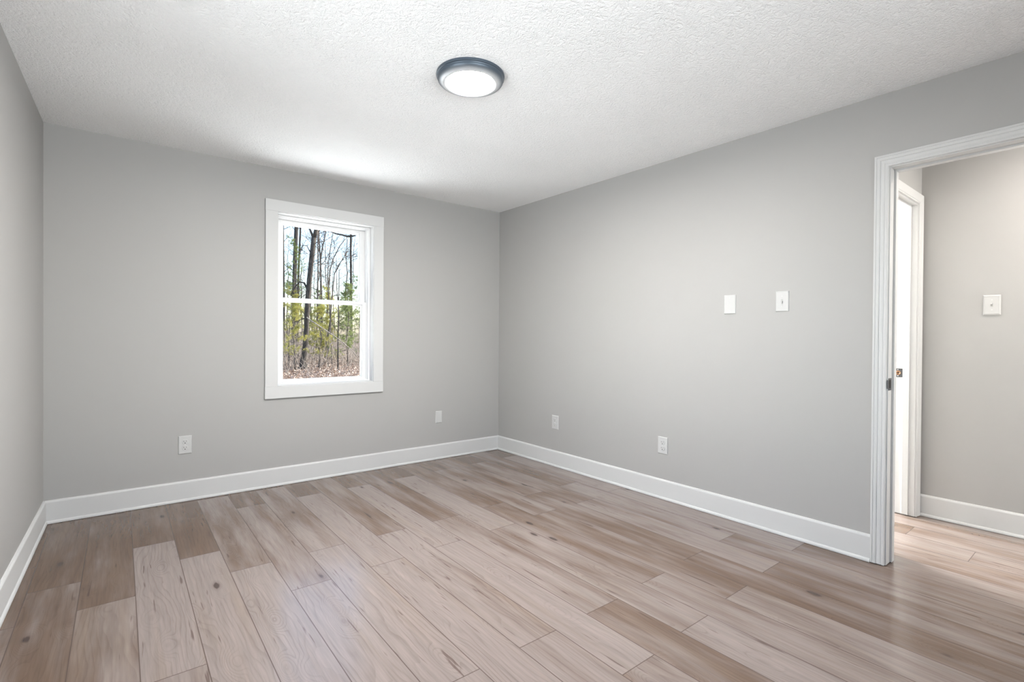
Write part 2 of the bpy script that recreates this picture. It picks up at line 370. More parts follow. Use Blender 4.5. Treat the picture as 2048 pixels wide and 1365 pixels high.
# ------------------------------------------------------------------ windows (local: x along wall, y outward, opening x0..x1, z0..z1)
def build_window(name, loc, rz, x0, x1, z0, z1, label=None):
    r = empty(name, loc, rz); struct(r, label)
    cw, ct = 0.086, 0.018
    zt, zb = z1 + 0.086, z0 - 0.092
    for a, b in ((x0 - cw, x0), (x1, x1 + cw)):
        boxes('side_casing', [(a, b, -ct, 0.0, z0 - 0.0005, z1 - 0.0005)], MT, r, 0.0012)
    boxes('head_casing', [(x0 - cw - 0.001, x1 + cw + 0.001, -ct, 0.0, z1, zt)], MT, r, 0.0012)
    boxes('bottom_casing', [(x0 - cw - 0.001, x1 + cw + 0.001, -ct, 0.0, zb, z0 - 0.001)], MT, r, 0.0012)
    def ring(bm, a0, a1, c0, c1, wd, wt, wb, y0, y1, bev=0.0012):
        box(bm, a0, a0 + wd, y0, y1, c0, c1, bev); box(bm, a1 - wd, a1, y0, y1, c0, c1, bev)
        box(bm, a0 + wd * .98, a1 - wd * .98, y0, y1, c1 - wt, c1, bev); box(bm, a0 + wd * .98, a1 - wd * .98, y0, y1, c0, c0 + wb, bev)
    bm = bmesh.new(); ring(bm, x0 - 0.001, x1 + 0.001, z0 - 0.001, z1 + 0.001, 0.0065, 0.0065, 0.0065, -0.006, 0.178)
    mk('jamb', bm, MT, r)
    bm = bmesh.new()
    ring(bm, x0 + 0.005, x1 - 0.005, z0 + 0.005, z1 - 0.005, 0.017, 0.015, 0.010, 0.058, 0.176)
    ring(bm, x0 + 0.020, x1 - 0.020, z0 + 0.013, z1 - 0.018, 0.008, 0.008, 0.006, 0.082, 0.176)
    mk('frame', bm, MV, r)
    zm = z0 + (z1 - z0) * 0.5065
    a0, a1 = x0 + 0.0265, x1 - 0.0265
    def sash(nm, c0, c1, y0, y1, sw, tw, bw, latch=False):
        bm = bmesh.new(); ring(bm, a0, a1, c0, c1, sw, tw, bw, y0, y1, 0.002)
        # glazing bead: a narrower step towards the glass
        g0, g1, h0, h1 = a0 + sw, a1 - sw, c0 + bw, c1 - tw
        ring(bm, g0 - 0.001, g1 + 0.001, h0 - 0.001, h1 + 0.001, 0.008, 0.007, 0.007, y0 + 0.011, y1, 0.0015)
        s = mk(nm, bm, MV, r)
        gl = boxes('glass', [(g0 + 0.004, g1 - 0.004, y0 + 0.020, y0 + 0.024, h0 + 0.003, h1 - 0.003)], MG, s)
        gl['label'] = 'clear window glass'
        return s
    sash('lower_sash', z0 + 0.012, zm + 0.006, 0.090, 0.124, 0.034, 0.022, 0.024)
    sash('upper_sash', zm - 0.012, z1 - 0.022, 0.128, 0.162, 0.042, 0.036, 0.022)
    return r
build_window('window_1', (0, 0, 0), 0, -2.122, -1.354, 0.766, 2.105, 'white framed sash window looking onto woods')
build_window('added_window_left', (XL - LA * 2.75, -2.75, 0), math.pi / 2 - LA, -0.65, 0.65, 0.75, 2.10)  # unseen window, added to let the left fill lights in
build_window('added_window_rear', (-2.20, YR, 0), math.pi, -1.15, 1.15, 0.55, 2.20)  # unseen window, added and sized to pass the rear fill light
build_window('added_window_hall', (0.6, -6.18, 0), math.pi, -0.35, 0.35, 0.55, 2.10)  # unseen window, added for the hall fill light
build_window('window_4', (0.95, -0.35, 0), 0, -0.60, 0.60, 0.75, 2.10)

# ------------------------------------------------------------------ doorways
def casing_profile(w, rich=True):
    if rich:
        return [(0, 0), (0, 0.010), (0.003, 0.0125), (0.010, 0.0125), (0.0125, 0.0095), (0.016, 0.0095), (0.018, 0.0115), (0.030, 0.0125), (0.033, 0.0108), (0.036, 0.0140),
                (0.046, 0.0155), (0.049, 0.0135), (0.052, 0.0165), (w - 0.002, 0.0165), (w, 0.0145), (w, 0)]
    return [(0, 0), (0, 0.009), (0.002, 0.011), (0.007, 0.011), (0.009, 0.0085), (0.012, 0.0115), (0.050, 0.0170), (w - 0.003, 0.0180), (w, 0.0155), (w, 0)]
def frame_fn(kind):
    pass
def doorway(name, label, mapf, a0, a1, zh, cw, rich, wall_t, stop, zfoot=0.004, clip=None):
    """mapf(a, d, z): a along the wall, d depth into the wall (negative = into the viewer's room)"""
    r = struct(empty(name, mapf((a0 + a1) / 2, 0, 0)), label)
    inv = r.location.copy()
    def P(a, d, z): return Vector(mapf(a, d, z)) - inv
    rv = 0.005; prof = casing_profile(cw, rich)
    for face, sgn in ((0.0, -1), (wall_t, 1)):
        if face and clip == 'front': break
        for side in (0, 1):
            edge = a0 - rv if side == 0 else a1 + rv; dr = -1 if side == 0 else 1
            bm = bmesh.new()
            prism(bm, prof, lambda s, t: P(edge + dr * s, face + sgn * t, zfoot), lambda s, t: P(edge + dr * s, face + sgn * t, zh + rv + s))
            mk('side_casing', bm, MT, r)
        bm = bmesh.new()
        prism(bm, prof, lambda s, t: P(a0 - rv - s, face + sgn * t, zh + rv + s + 0.0003), lambda s, t: P(a1 + rv + s, face + sgn * t, zh + rv + s + 0.0003))
        mk('head_casing', bm, MT, r)
    def bxs(nm, lst, mat=MT, par=r, bev=0.001):
        bm = bmesh.new()
        for q in lst:
            p, s = P(q[0], q[2], q[4]), P(q[1], q[3], q[5])
            lo = [min(p[i], s[i]) for i in range(3)]; hi = [max(p[i], s[i]) for i in range(3)]
            box(bm, lo[0], hi[0], lo[1], hi[1], lo[2], hi[2], bev)
        return mk(nm, bm, mat, par)
    t0, t1 = -0.0005, wall_t + 0.0005
    ja = bxs('side_jamb', [(a0 - 0.0175, a0, t0, t1, zfoot, zh + 0.0175)])
    jb = bxs('side_jamb', [(a1, a1 + 0.0175, t0, t1, zfoot, zh + 0.0175)])
    bxs('head_jamb', [(a0, a1, t0, t1, zh, zh + 0.0175)])
    bxs('door_stop', [(a0, a0 + 0.010, stop[0], stop[1], zfoot + 0.003, zh), (a1 - 0.010, a1, stop[0], stop[1], zfoot + 0.003, zh), (a0 + 0.0101, a1 - 0.0101, stop[0], stop[1], zh - 0.010, zh)])
    return r, ja, jb, P, bxs

# bedroom doorway: along y, a = -y so that a0 is the far jamb
d1, j1, _, P1, bx1 = doorway('door_1', 'white cased doorway at the right opening to the hallway', lambda a, d, z: (d, -a, z), 3.312, 4.10, 2.030, 0.0605, True, 0.12, (0.058, 0.094))
sp = bx1('strike_plate', [(3.312, 3.3138, 0.002, 0.046, 0.897, 0.959)], MST, j1, 0.0006); sp['label'] = 'steel strike plate on the near jamb'
bx1('latch_hole', [(3.312, 3.3142, 0.010, 0.036, 0.908, 0.950)], MDK, sp, 0.0)
bx1('lip', [(3.309, 3.3142, -0.010, 0.003, 0.906, 0.950)], MST, sp, 0.0006)
# doorway at the end of the hall: along x
d2, _, j2, P2, bx2 = doorway('door_2', 'white cased doorway at the end of the hallway', lambda a, d, z: (a, -3.2 + d, z), 0.235, 0.995, 2.033, 0.0600, False, 0.115, (0.032, 0.066))
sp2 = bx2('strike_plate', [(0.9928, 0.995, 0.068, 0.108, 0.908, 0.966)], MST, j2, 0.0006); sp2['label'] = 'steel strike plate with round brass hole'
bm = bmesh.new()
pc = P2(0.9926, 0.092, 0.937)
def ringx(bm, c, r0, r1, x0, n=24):
    a = [bm.verts.new((x0, c.y + r1 * math.cos(i * 2 * math.pi / n), c.z + r1 * math.sin(i * 2 * math.pi / n))) for i in range(n)]
    b = [bm.verts.new((x0 - 0.0022, c.y + (r0 + r1) / 2 * math.cos(i * 2 * math.pi / n), c.z + (r0 + r1) / 2 * math.sin(i * 2 * math.pi / n))) for i in range(n)]
    e = [bm.verts.new((x0 + 0.0002, c.y + r0 * math.cos(i * 2 * math.pi / n), c.z + r0 * math.sin(i * 2 * math.pi / n))) for i in range(n)]
    for i in range(n):
        j = (i + 1) % n; bm.faces.new((a[i], a[j], b[j], b[i])); bm.faces.new((b[i], b[j], e[j], e[i]))
ringx(bm, pc, 0.0065, 0.0150, pc.x); br = mk('brass_ring', bm, MBR, sp2, True); br['label'] = 'round brass ring'
bm = bmesh.new(); vs = [bm.verts.new((pc.x - 0.0003, pc.y + 0.0066 * math.cos(i * math.pi / 10), pc.z + 0.0066 * math.sin(i * math.pi / 10))) for i in range(20)]; bm.faces.new(vs)
mk('latch_hole', bm, simple('brown hole', (0.10, 0.05, 0.03), 0.8), sp2)
for zz in (0.917, 0.958):
    pp = P2(0.9925, 0.094, zz); bm = bmesh.new(); bmesh.ops.create_uvsphere(bm, u_segments=12, v_segments=6, radius=0.0032, matrix=Matrix.Translation(pp) @ Matrix.Diagonal((0.35, 1, 1, 1))); mk('screw', bm, simple('bright screw', (0.8, 0.78, 0.74), 0.25, 1.0), sp2, True)

# ------------------------------------------------------------------ wall plates. local frame: x along wall, -y into the room, z up, plate centre at origin
def plate_mesh(w, h, t=0.0062, bev=0.0035):
    bm = bmesh.new()
    hw, hh = w / 2, h / 2
    lo = [bm.verts.new((x, 0, z)) for x, z in ((-hw, -hh), (hw, -hh), (hw, hh), (-hw, hh))]
    mi = [bm.verts.new((x, -t * 0.55, z)) for x, z in ((-hw, -hh), (hw, -hh), (hw, hh), (-hw, hh))]
    up = [bm.verts.new((x, -t, z)) for x, z in ((-hw + bev, -hh + bev), (hw - bev, -hh + bev), (hw - bev, hh - bev), (-hw + bev, hh - bev))]
    for a, b in ((lo, mi), (mi, up)):
        for i in range(4): bm.faces.new((a[i], a[(i + 1) % 4], b[(i + 1) % 4], b[i]))
    bm.faces.new(up); bm.faces.new(lo[::-1]); return bm
def disc(bm, x, z, r, y0, y1, flat=0.0, n=28):
    """short cylinder along y with flattened top and bottom when flat>0"""
    def pt(i, y, k=1.0):
        a = 2 * math.pi * i / n; zz = r * k * math.sin(a)
        if flat: zz = max(-flat * k, min(flat * k, zz))
        return (x + r * k * math.cos(a), y, z + zz)
    a = [bm.verts.new(pt(i, y0)) for i in range(n)]; b = [bm.verts.new(pt(i, y1 + 0.0008)) for i in range(n)]; c = [bm.verts.new(pt(i, y1, 0.955)) for i in range(n)]
    for i in range(n):
        j = (i + 1) % n; bm.faces.new((a[i], a[j], b[j], b[i])); bm.faces.new((b[i], b[j], c[j], c[i]))
    bm.faces.new(c)
def screw(root, x, z, y, par=None):
    bm = bmesh.new(); disc(bm, x, z, 0.0032, y, y - 0.0012, n=14)
    return mk('screw', bm, MSC, par or root, True)
def plate(name, loc, rz, w, h, label, cat, group=None):
    r = empty(name, loc, rz); tag(r, label, cat, group)
    mk('cover_plate', plate_mesh(w, h), MP, r); return r
def outlet(loc, rz, w, h, label, dark):
    r = plate('power_outlet', loc, rz, w, h, label, 'power outlet', 'duplex power outlets low on the walls')
    s = h / 0.1143
    for zc_ in (0.0195 * s, -0.0195 * s):
        bm = bmesh.new(); disc(bm, 0, zc_, 0.0172 * s, -0.0045, -0.0090, 0.0142 * s); rc = mk('receptacle', bm, MP, r, True)
        for nm, q in (('slot', (-0.0075 * s, 0.0012, 0.0045)), ('slot', (0.0055 * s, 0.0011, 0.0038))):
            boxes(nm, [(q[0] - q[1], q[0] + q[1], -0.0096, -0.0085, zc_ + 0.0040 * s - q[2], zc_ + 0.0040 * s + q[2])], MSS if dark is MSS else MSL, rc)
        bm = bmesh.new(); disc(bm, -0.0005, zc_ - 0.0078 * s, 0.0031 * s, -0.0085, -0.0097, n=12); mk('ground_hole', bm, dark, rc)
    screw(r, 0, 0, -0.006)
    return r
outlet((-2.712, 0, 0.392), 0, 0.0775, 0.124, 'white duplex outlet on the window wall, left below the window', MS)
outlet((0, -0.858, 0.395), -math.pi / 2, 0.082, 0.122, 'white duplex outlet on the right wall, nearer the far corner', MSS)
outlet((0, -1.984, 0.385), -math.pi / 2, 0.081, 0.121, 'white duplex outlet on the right wall, below the blank plate', MS)
r = plate('blank_cover_plate', (-0.7035, 0, 0.398), 0, 0.067, 0.111, 'small white blank plate low on the window wall near the far corner', 'cover plate', 'blank cover plates')
screw(r, 0.004, 0.040, -0.006); screw(r, 0.004, -0.040, -0.006)
r = plate('blank_cover_plate', (0, -2.474, 1.375), -math.pi / 2, 0.0765, 0.120, 'white blank plate on the right wall beside the toggle switch', 'cover plate', 'blank cover plates')
screw(r, 0, 0.041, -0.006); screw(r, 0, -0.041, -0.006)
def toggle_switch(loc, rz, w, h, label, up=True):
    r = plate('light_switch', loc, rz, w, h, label, 'light switch', 'toggle light switches')
    boxes('toggle_slot', [(-0.0052, 0.0052, -0.0072, -0.0060, -0.0120, 0.0120)], simple('slot shade grey', (0.45, 0.45, 0.44), 0.5), r)
    bm = bmesh.new(); box(bm, -0.0040, 0.0040, -0.0165, -0.0065, -0.0045, 0.0045, 0.0012)
    for v in bm.verts: v.co.z += (-v.co.y - 0.0065) * (0.75 if up else -0.75)
    mk('toggle', bm, MP, r)
    screw(r, 0, 0.030, -0.006); screw(r, 0, -0.030, -0.006); return r
toggle_switch((0, -2.794, 1.378), -math.pi / 2, 0.0735, 0.119, 'white toggle light switch on the right wall between blank plate and doorway', False)
# hallway switch: oversized plate with raised rim and a bare metal yoke look
r = empty('light_switch', (1.08, -3.544, 1.371), -math.pi / 2); tag(r, 'wide white light switch on the hallway wall seen through the doorway', 'light switch', 'toggle light switches')
bm = plate_mesh(0.0785, 0.121, 0.0075, 0.006); mk('cover_plate', bm, MP, r)
bm = bmesh.new()
for q in ((-0.034, 0.034, 0.050, 0.053), (-0.034, 0.034, -0.053, -0.050)): box(bm, q[0], q[1], -0.0088, -0.007, q[2], q[3], 0.0007)
for q in ((-0.034, -0.031), (0.031, 0.034)): box(bm, q[0], q[1], -0.0088, -0.007, -0.053, 0.053, 0.0007)
mk('raised_rim', bm, MP, r)
boxes('toggle_slot', [(-0.0052, 0.0052, -0.0088, -0.0075, -0.0120, 0.0120)], simple('slot grey', (0.42, 0.42, 0.41), 0.5), r)
bm = bmesh.new(); box(bm, -0.0040, 0.0040, -0.0185, -0.008, -0.0045, 0.0045, 0.0012)
for v in bm.verts: v.co.z += (-v.co.y - 0.008) * 0.75
mk('toggle', bm, MP, r); screw(r, 0, 0.030, -0.0075); screw(r, 0, -0.030, -0.0075)

# ------------------------------------------------------------------ ceiling light
LX, LY = -1.738, -2.088; LZ = zc(LX, LY)
def flush_light(loc, label, strength, col):
    r = empty('ceiling_light', loc); tag(r, label, 'ceiling light')
    bm = bmesh.new(); lathe(bm, [(0.150, 0.002), (0.1635, 0.002), (0.1645, -0.004), (0.1630, -0.012), (0.1600, -0.0135), (0.1600, -0.0165), (0.1590, -0.018)], 96); mk('base_ring', bm, MRIM, r, True)
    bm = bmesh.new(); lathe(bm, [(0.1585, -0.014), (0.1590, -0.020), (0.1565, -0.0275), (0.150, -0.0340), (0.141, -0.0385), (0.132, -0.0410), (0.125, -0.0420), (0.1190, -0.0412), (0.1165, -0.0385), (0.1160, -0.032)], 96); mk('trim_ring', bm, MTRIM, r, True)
    bm = bmesh.new(); lathe(bm, [(0.1162, -0.034), (0.1160, -0.0380), (0.08, -0.0392), (0.04, -0.0398), (0.0, -0.0400)], 96)
    d = mk('diffuser', bm, emit_mat('lit diffuser', col, strength), r, True); d['label'] = 'glowing white diffuser'
    return r
flush_light((LX, LY, LZ), 'round flush ceiling light with a dark rim, switched on', 610.0, (1.0, 0.985, 0.96))
flush_light((0.6, -4.25, 2.42), 'round flush ceiling light in the hallway', 160.0, (1.0, 0.91, 0.83))

# ------------------------------------------------------------------ outdoors
ZG = -0.6
def ground_mat():
    t = NT('leaf litter soil'); o = t.obj()
    n = t.noise(o, 7, 6, 0.75); n2 = t.noise(o, 0.6, 3)
    col = t.mix(t.smooth(n, 0.35, 0.65), c4(0.05, 0.034, 0.026), c4(0.34, 0.245, 0.19))
    col = t.mix(t.smooth(n2, 0.45, 0.7, 0, 0.5), col, c4(0.15, 0.105, 0.08))
    t.bsdf(col, 0.9, normal=t.bump(n, 1.0, 0.08)); return t.m
gs = raw('ground', [(-60, 0.3, ZG), (90, 0.3, ZG), (90, 140, ZG), (-60, 140, ZG), (-60, 0.3, ZG - .3), (90, 0.3, ZG - .3), (90, 140, ZG - .3), (-60, 140, ZG - .3)],
         [(0, 1, 2, 3), (4, 7, 6, 5), (0, 4, 5, 1), (1, 5, 6, 2), (2, 6, 7, 3), (3, 7, 4, 0)], ground_mat())
struct(gs, 'woodland ground covered in brown leaves')
def bark(name, a, b):
    t = NT(name); o = t.obj(); x, y, z = t.sep(o)
    n = t.noise(t.xyz(t.math('MULTIPLY', x, 22), t.math('MULTIPLY', y, 22), t.math('MULTIPLY', z, 4)), 1.0, 4, 0.7)
    t.bsdf(t.mix(t.smooth(n, 0.35, 0.65), c4(*a), c4(*b)), 0.9, normal=t.bump(n, 0.8, 0.03)); return t.m
MB1 = bark('dark bark', (0.016, 0.014, 0.013), (0.085, 0.072, 0.062))
MB2 = bark('grey brown bark', (0.045, 0.036, 0.031), (0.19, 0.155, 0.132))
MB3 = bark('pale twig bark', (0.10, 0.082, 0.07), (0.50, 0.43, 0.375))
def leaf_mat(name, a, b, trans=0.35):
    t = NT(name); n = t.noise(t.obj(), 3.5, 3, 0.6)
    col = t.mix(t.smooth(n, 0.3, 0.7), c4(*a), c4(*b))
    p = t.bsdf(col, 0.6)
    tl = t.n('BsdfTranslucent'); t.put(tl.inputs[0], col); mx = t.n('MixShader'); mx.inputs[0].default_value = trans
    t.put(mx.inputs[1], p.outputs[0]); t.put(mx.inputs[2], tl.outputs[0]); t.t.links.new(mx.outputs[0], t.out.inputs[0]); return t.m
MN1 = leaf_mat('yellow green needles', (0.26, 0.27, 0.05), (0.56, 0.52, 0.16))
MN2 = leaf_mat('green needles', (0.09, 0.14, 0.035), (0.32, 0.38, 0.12))
ML = leaf_mat('fallen oak leaves', (0.20, 0.125, 0.085), (0.60, 0.47, 0.385), 0.15)

class Tubes:
    def __init__(s): s.v = []; s.f = []
    def add(s, pts, rad, n=6):
        pts = [Vector(p) for p in pts]; base = len(s.v); prev = None
        for i, p in enumerate(pts):
            d = (pts[min(i + 1, len(pts) - 1)] - pts[max(i - 1, 0)]).normalized()
            a = prev if prev is not None and abs(prev.dot(d)) < 0.95 else (Vector((1, 0, 0)) if abs(d.x) < 0.8 else Vector((0, 1, 0)))
            a = (a - d * a.dot(d)).normalized(); b = d.cross(a); prev = a
            for k in range(n):
                t = 2 * math.pi * k / n; s.v.append(p + (a * math.cos(t) + b * math.sin(t)) * rad[i])
        for i in range(len(pts) - 1):
            for k in range(n):
                j = (k + 1) % n; o = base + i * n
                s.f.append((o + k, o + j, o + n + j, o + n + k))
        s.f.append(tuple(base + k for k in range(n))[::-1]); s.f.append(tuple(base + (len(pts) - 1) * n + k for k in range(n)))
    def make(s, name, mat, parent=None):
        return raw(name, [tuple(v) for v in s.v], s.f, mat, parent, True)
def lerp_path(pts, t):
    n = len(pts) - 1; i = min(int(t * n), n - 1); u = t * n - i
    return Vector(pts[i]).lerp(Vector(pts[i + 1]), u)
def wander(rnd, p, d, length, r0, segs, jit, droop=0.0):
    pts = [p.copy()]; d = d.normalized()
    for i in range(segs):
        d = (d + Vector((rnd.uniform(-jit, jit), rnd.uniform(-jit, jit), rnd.uniform(-jit, jit) + droop))).normalized()
        p = p + d * (length / segs); pts.append(p.copy())
    return pts, [max(r0 * (1 - i / (segs + 0.6)), 0.003) for i in range(segs + 1)]
def grow(rnd, T, p, d, length, r, depth):
    pts, rad = wander(rnd, p, d, length, r, 5, 0.22, 0.02)
    T.add(pts, rad, 4 if r < 0.03 else 5)
    if depth <= 0: return
    for k in range(rnd.randint(3, 5)):
        t = rnd.uniform(0.25, 0.95); q = lerp_path(pts, t)
        dd = (pts[-1] - pts[0]).normalized() + Vector((rnd.uniform(-1, 1), rnd.uniform(-1, 1), rnd.uniform(-.3, .8))) * 0.85
        grow(rnd, T, q, dd, length * rnd.uniform(0.35, 0.6), r * 0.5, depth - 1)
def crown(rnd, path, z_from, n, lmin, lmax, r0, depth=2):
    T = Tubes()
    zs = [p[2] for p in path]
    for k in range(n):
        t = rnd.uniform(0, 1); p = lerp_path(path, t)
        if p.z < z_from: continue
        a = rnd.uniform(0, 2 * math.pi)
        grow(rnd, T, p, Vector((math.cos(a), math.sin(a), rnd.uniform(0.25, 1.0))), rnd.uniform(lmin, lmax), r0, depth)
    return T
def ext(path, rnd=None, top=None):
    """carry a trunk path down to the ground and up to its full height"""
    p = [Vector(q) for q in path]
    if p[0].z > ZG - 0.05: p.insert(0, Vector((p[0].x, p[0].y, ZG - 0.06)))
    else: p[0].z = ZG - 0.06
    if top:
        d = (p[-1] - p[-2]).normalized()
        while p[-1].z < top: p.append(p[-1] + d * 1.2 + Vector((random.uniform(-.06, .06), random.uniform(-.06, .06), 0)))
    return p
def localise(pts, o): return [Vector(p) - o for p in pts]
def tree(name, label, cat, path, r_base, r_top, flare=1.0, top=None, branches=(), nb=0, zb=1.0, bl=(0.8, 2.0), rb=0.03, mat=MB1, seed=1, group=None, bmat=None, depth=2):
    rnd = random.Random(seed)
    path = ext(path, rnd, top); o = Vector((path[0].x, path[0].y, ZG))
    root = empty(name, o); tag(root, label, cat, group)
    lp = localise(path, o); n = len(lp)
    rad = [r_base + (r_top - r_base) * i / (n - 1) for i in range(n)]
    T = Tubes()
    if flare > 1.0:
        lp2 = [lp[0], lp[0].lerp(lp[1], 0.0) + Vector((0, 0, 0.12))] ; q = lerp_path(lp, 0.0)
        extra = [(lp[0], r_base * flare), (lp[0] + (lp[1] - lp[0]) * 0.0 + Vector((0, 0, 0.25)), r_base * (1 + (flare - 1) * 0.4)), (lp[0] + Vector((0, 0, 0.55)), r_base * 1.1)]
        rest = [(p, r) for p, r in zip(lp[1:], rad[1:]) if p.z > 0.9]
        lp_, rad_ = zip(*(extra + rest)); T.add(lp_, rad_, 12)
    else: T.add(lp, rad, 9)
    T.make('trunk', mat, root)
    zs = [p.z for p in lp]
    for k in range(nb * 2):
        p = lerp_path(lp, rnd.uniform(0, 1))
        if p.z < zb: continue
        a = rnd.uniform(0, 2 * math.pi); B = Tubes()
        grow(rnd, B, p, Vector((math.cos(a), math.sin(a), rnd.uniform(0.25, 1.0))), rnd.uniform(bl[0], bl[1]), rb, depth)
        B.make('branch', bmat or mat, root)
    for bp, r0, r1 in branches:
        bp = localise(bp, o); m = len(bp); B = Tubes(); B.add(bp, [r0 + (r1 - r0) * i / (m - 1) for i in range(m)], 6)
        for k in range(4):
            q = lerp_path(bp, rnd.uniform(0.3, 1.0)); grow(rnd, B, q, Vector((rnd.uniform(-1, 1), rnd.uniform(-1, 1), rnd.uniform(-.2, 1))), 0.7, r1 * 0.6, 1)
        B.make('branch', bmat or mat, root)
    return root
tree('forked_tree', 'dark forked tree leaning right, nearest big trunk seen through the window', 'tree',
     [(4.36, 22.76, -0.62), (4.41, 22.72, 0.05), (4.45, 22.68, 0.7), (4.49, 22.66, 1.73), (4.53, 22.63, 3.02), (4.62, 22.55, 4.32), (4.7, 22.49, 5.35), (4.78, 22.43, 6.23)],
     0.135, 0.125, 2.0, None,
     [([(4.78, 22.43, 6.15), (4.66, 22.52, 6.53), (4.55, 22.6, 6.84), (4.45, 22.69, 7.67), (4.3, 22.7, 9.5)], 0.07, 0.03),
      ([(4.78, 22.43, 6.15), (4.86, 22.36, 6.64), (4.94, 22.3, 7.41), (5.06, 22.21, 8.7), (5.2, 22.2, 10.5)], 0.115, 0.05),
      ([(4.57, 22.6, 3.41), (4.40, 22.75, 3.9), (4.2, 22.9, 3.94), (4.06, 23.0, 3.74), (3.92, 23.11, 3.46), (3.84, 23.17, 3.22)], 0.055, 0.02),
      ([(4.7, 22.49, 5.3), (4.5, 22.65, 5.81), (4.31, 22.79, 5.84), (4.23, 22.86, 5.6)], 0.03, 0.012),
      ([(4.49, 22.66, 2.09), (4.23, 22.86, 1.99), (4.02, 23.02, 1.88), (3.94, 23.09, 2.19)], 0.035, 0.018)], nb=6, zb=2.0, rb=0.02, bl=(0.6, 1.4), seed=3)
tree('tall_pine', 'thick straight trunk left of the forked tree in the window', 'tree', [(8.04, 38.96, -0.6), (8.09, 38.91, 3.29), (8.12, 38.89, 5.74), (8.17, 38.85, 8.2), (8.23, 38.8, 10.24), (8.29, 38.76, 13.09)],
     0.20, 0.15, nb=10, zb=3.5, seed=4, bl=(0.8, 2.0))
tree('bare_tree', 'thin trunk close behind the thick straight one in the window', 'tree', [(8.66, 40.12, -0.61), (8.71, 40.08, 4.2), (8.74, 40.06, 6.74), (8.8, 40.01, 8.42), (8.86, 39.97, 10.32), (8.88, 39.94, 12.64)], 0.11, 0.07, nb=9, zb=3, seed=5)
tree('bare_tree', 'slim dark trunk at the left edge of the window view', 'tree', [(6.76, 36.52, -0.53), (6.75, 36.53, 3.91), (6.71, 36.57, 6.96), (6.67, 36.6, 10.01), (6.66, 36.6, 12.29)], 0.09, 0.06, nb=8, zb=3, seed=6)
tree('bare_tree', 'slender dark tree with a thick side bough at the right of the window', 'tree',
     [(13.23, 39.83, -0.6), (13.22, 39.84, 2.63), (13.2, 39.86, 4.43), (13.16, 39.88, 7.11), (13.14, 39.9, 8.91), (13.15, 39.89, 10.52), (13.17, 39.87, 13.83)], 0.115, 0.085, 1.0, None,
     [([(13.15, 39.89, 10.11), (12.87, 40.11, 10.11), (12.52, 40.39, 10.24), (12.1, 40.72, 10.33), (11.78, 40.97, 10.5), (11.5, 41.2, 10.9)], 0.10, 0.05),
      ([(13.15, 39.89, 10.11), (13.36, 39.72, 10.16), (13.54, 39.59, 10.25), (13.71, 39.45, 10.61)], 0.08, 0.04),
      ([(13.2, 39.86, 8.32), (13.34, 39.75, 8.5), (13.51, 39.61, 8.55)], 0.05, 0.02)], nb=6, zb=4, seed=7)
tree('bare_tree', 'forked grey brown tree in the middle of the window', 'tree', [(8.44, 32.66, -0.35), (8.4, 32.69, 2.33), (8.36, 32.72, 4.14), (8.3, 32.77, 6.67), (8.21, 32.84, 8.12), (8.18, 32.86, 9.56)], 0.085, 0.04, 1.0, None,
     [([(8.3, 32.77, 6.67), (8.41, 32.68, 7.58), (8.52, 32.59, 8.19), (8.63, 32.51, 9.02), (8.71, 32.44, 10.29)], 0.055, 0.03)], nb=9, zb=2.5, seed=8, mat=MB2)
tree('bare_tree', 'thin grey tree between the leaning trunk and the mid forked one', 'tree', [(7.47, 30.87, -0.27), (7.52, 30.84, 3.63), (7.54, 30.82, 5.68), (7.53, 30.83, 7.05), (7.5, 30.85, 8.41)], 0.06, 0.035, nb=9, zb=2.5, seed=9, mat=MB2)
tree('leaning_sapling', 'bare sapling sweeping up to the right in the upper pane', 'sapling', [(6.76, 26.34, -0.15), (6.91, 26.22, 2.74), (7.07, 26.1, 4.92), (7.28, 25.93, 5.46), (7.56, 25.71, 6.0), (7.75, 25.56, 6.43)], 0.045, 0.02, nb=10, zb=2.5, seed=10, rb=0.014, mat=MB2)
tree('leaning_sapling', 'farther bare sapling also sweeping right, behind the first', 'sapling', [(7.61, 29.49, -0.29), (7.73, 29.4, 3.56), (7.85, 29.3, 5.55), (8.05, 29.14, 6.38), (8.36, 28.9, 7.15), (8.65, 28.67, 7.62)], 0.05, 0.025, nb=10, zb=2.5, seed=11, rb=0.014, mat=MB2)
tree('leaning_sapling', 'bare sapling rising steeply in the middle of the upper pane', 'sapling', [(7.3, 27.19, -0.2), (7.22, 27.25, 2.17), (7.07, 27.37, 4.66), (7.11, 27.34, 5.91), (7.25, 27.22, 7.0), (7.37, 27.13, 7.93)], 0.045, 0.02, nb=10, zb=2.5, seed=12, rb=0.014, mat=MB2)
tree('sapling', 'dark straight sapling right of centre in the lower pane', 'sapling', [(5.74, 21.54, -0.53), (5.74, 21.54, 0.45), (5.74, 21.55, 1.23), (5.75, 21.53, 2.0), (5.75, 21.53, 2.77), (5.77, 21.52, 3.54), (5.77, 21.52, 4.57)], 0.042, 0.018, nb=10, zb=1.5, bl=(0.5, 1.1), rb=0.012, seed=13, mat=MB1)
tree('sapling', 'dark thin sapling at the left of the lower pane', 'sapling', [(4.12, 24.6, -0.56), (4.13, 24.59, 0.07), (4.13, 24.6, 0.67), (4.15, 24.58, 1.48), (4.1, 24.62, 2.3)], 0.04, 0.02, nb=5, zb=1.0, bl=(0.5, 1.0), rb=0.012, seed=14)
tree('sapling', 'crooked sapling just left of the big forked trunk', 'sapling', [(4.11, 23.21, -0.59), (4.1, 23.21, -0.22), (4.14, 23.18, 0.43), (4.16, 23.17, 0.82), (4.2, 23.14, 1.34), (4.16, 23.17, 1.99)], 0.034, 0.016, nb=5, zb=1.0, bl=(0.5, 1.0), rb=0.012, seed=15, mat=MB2)
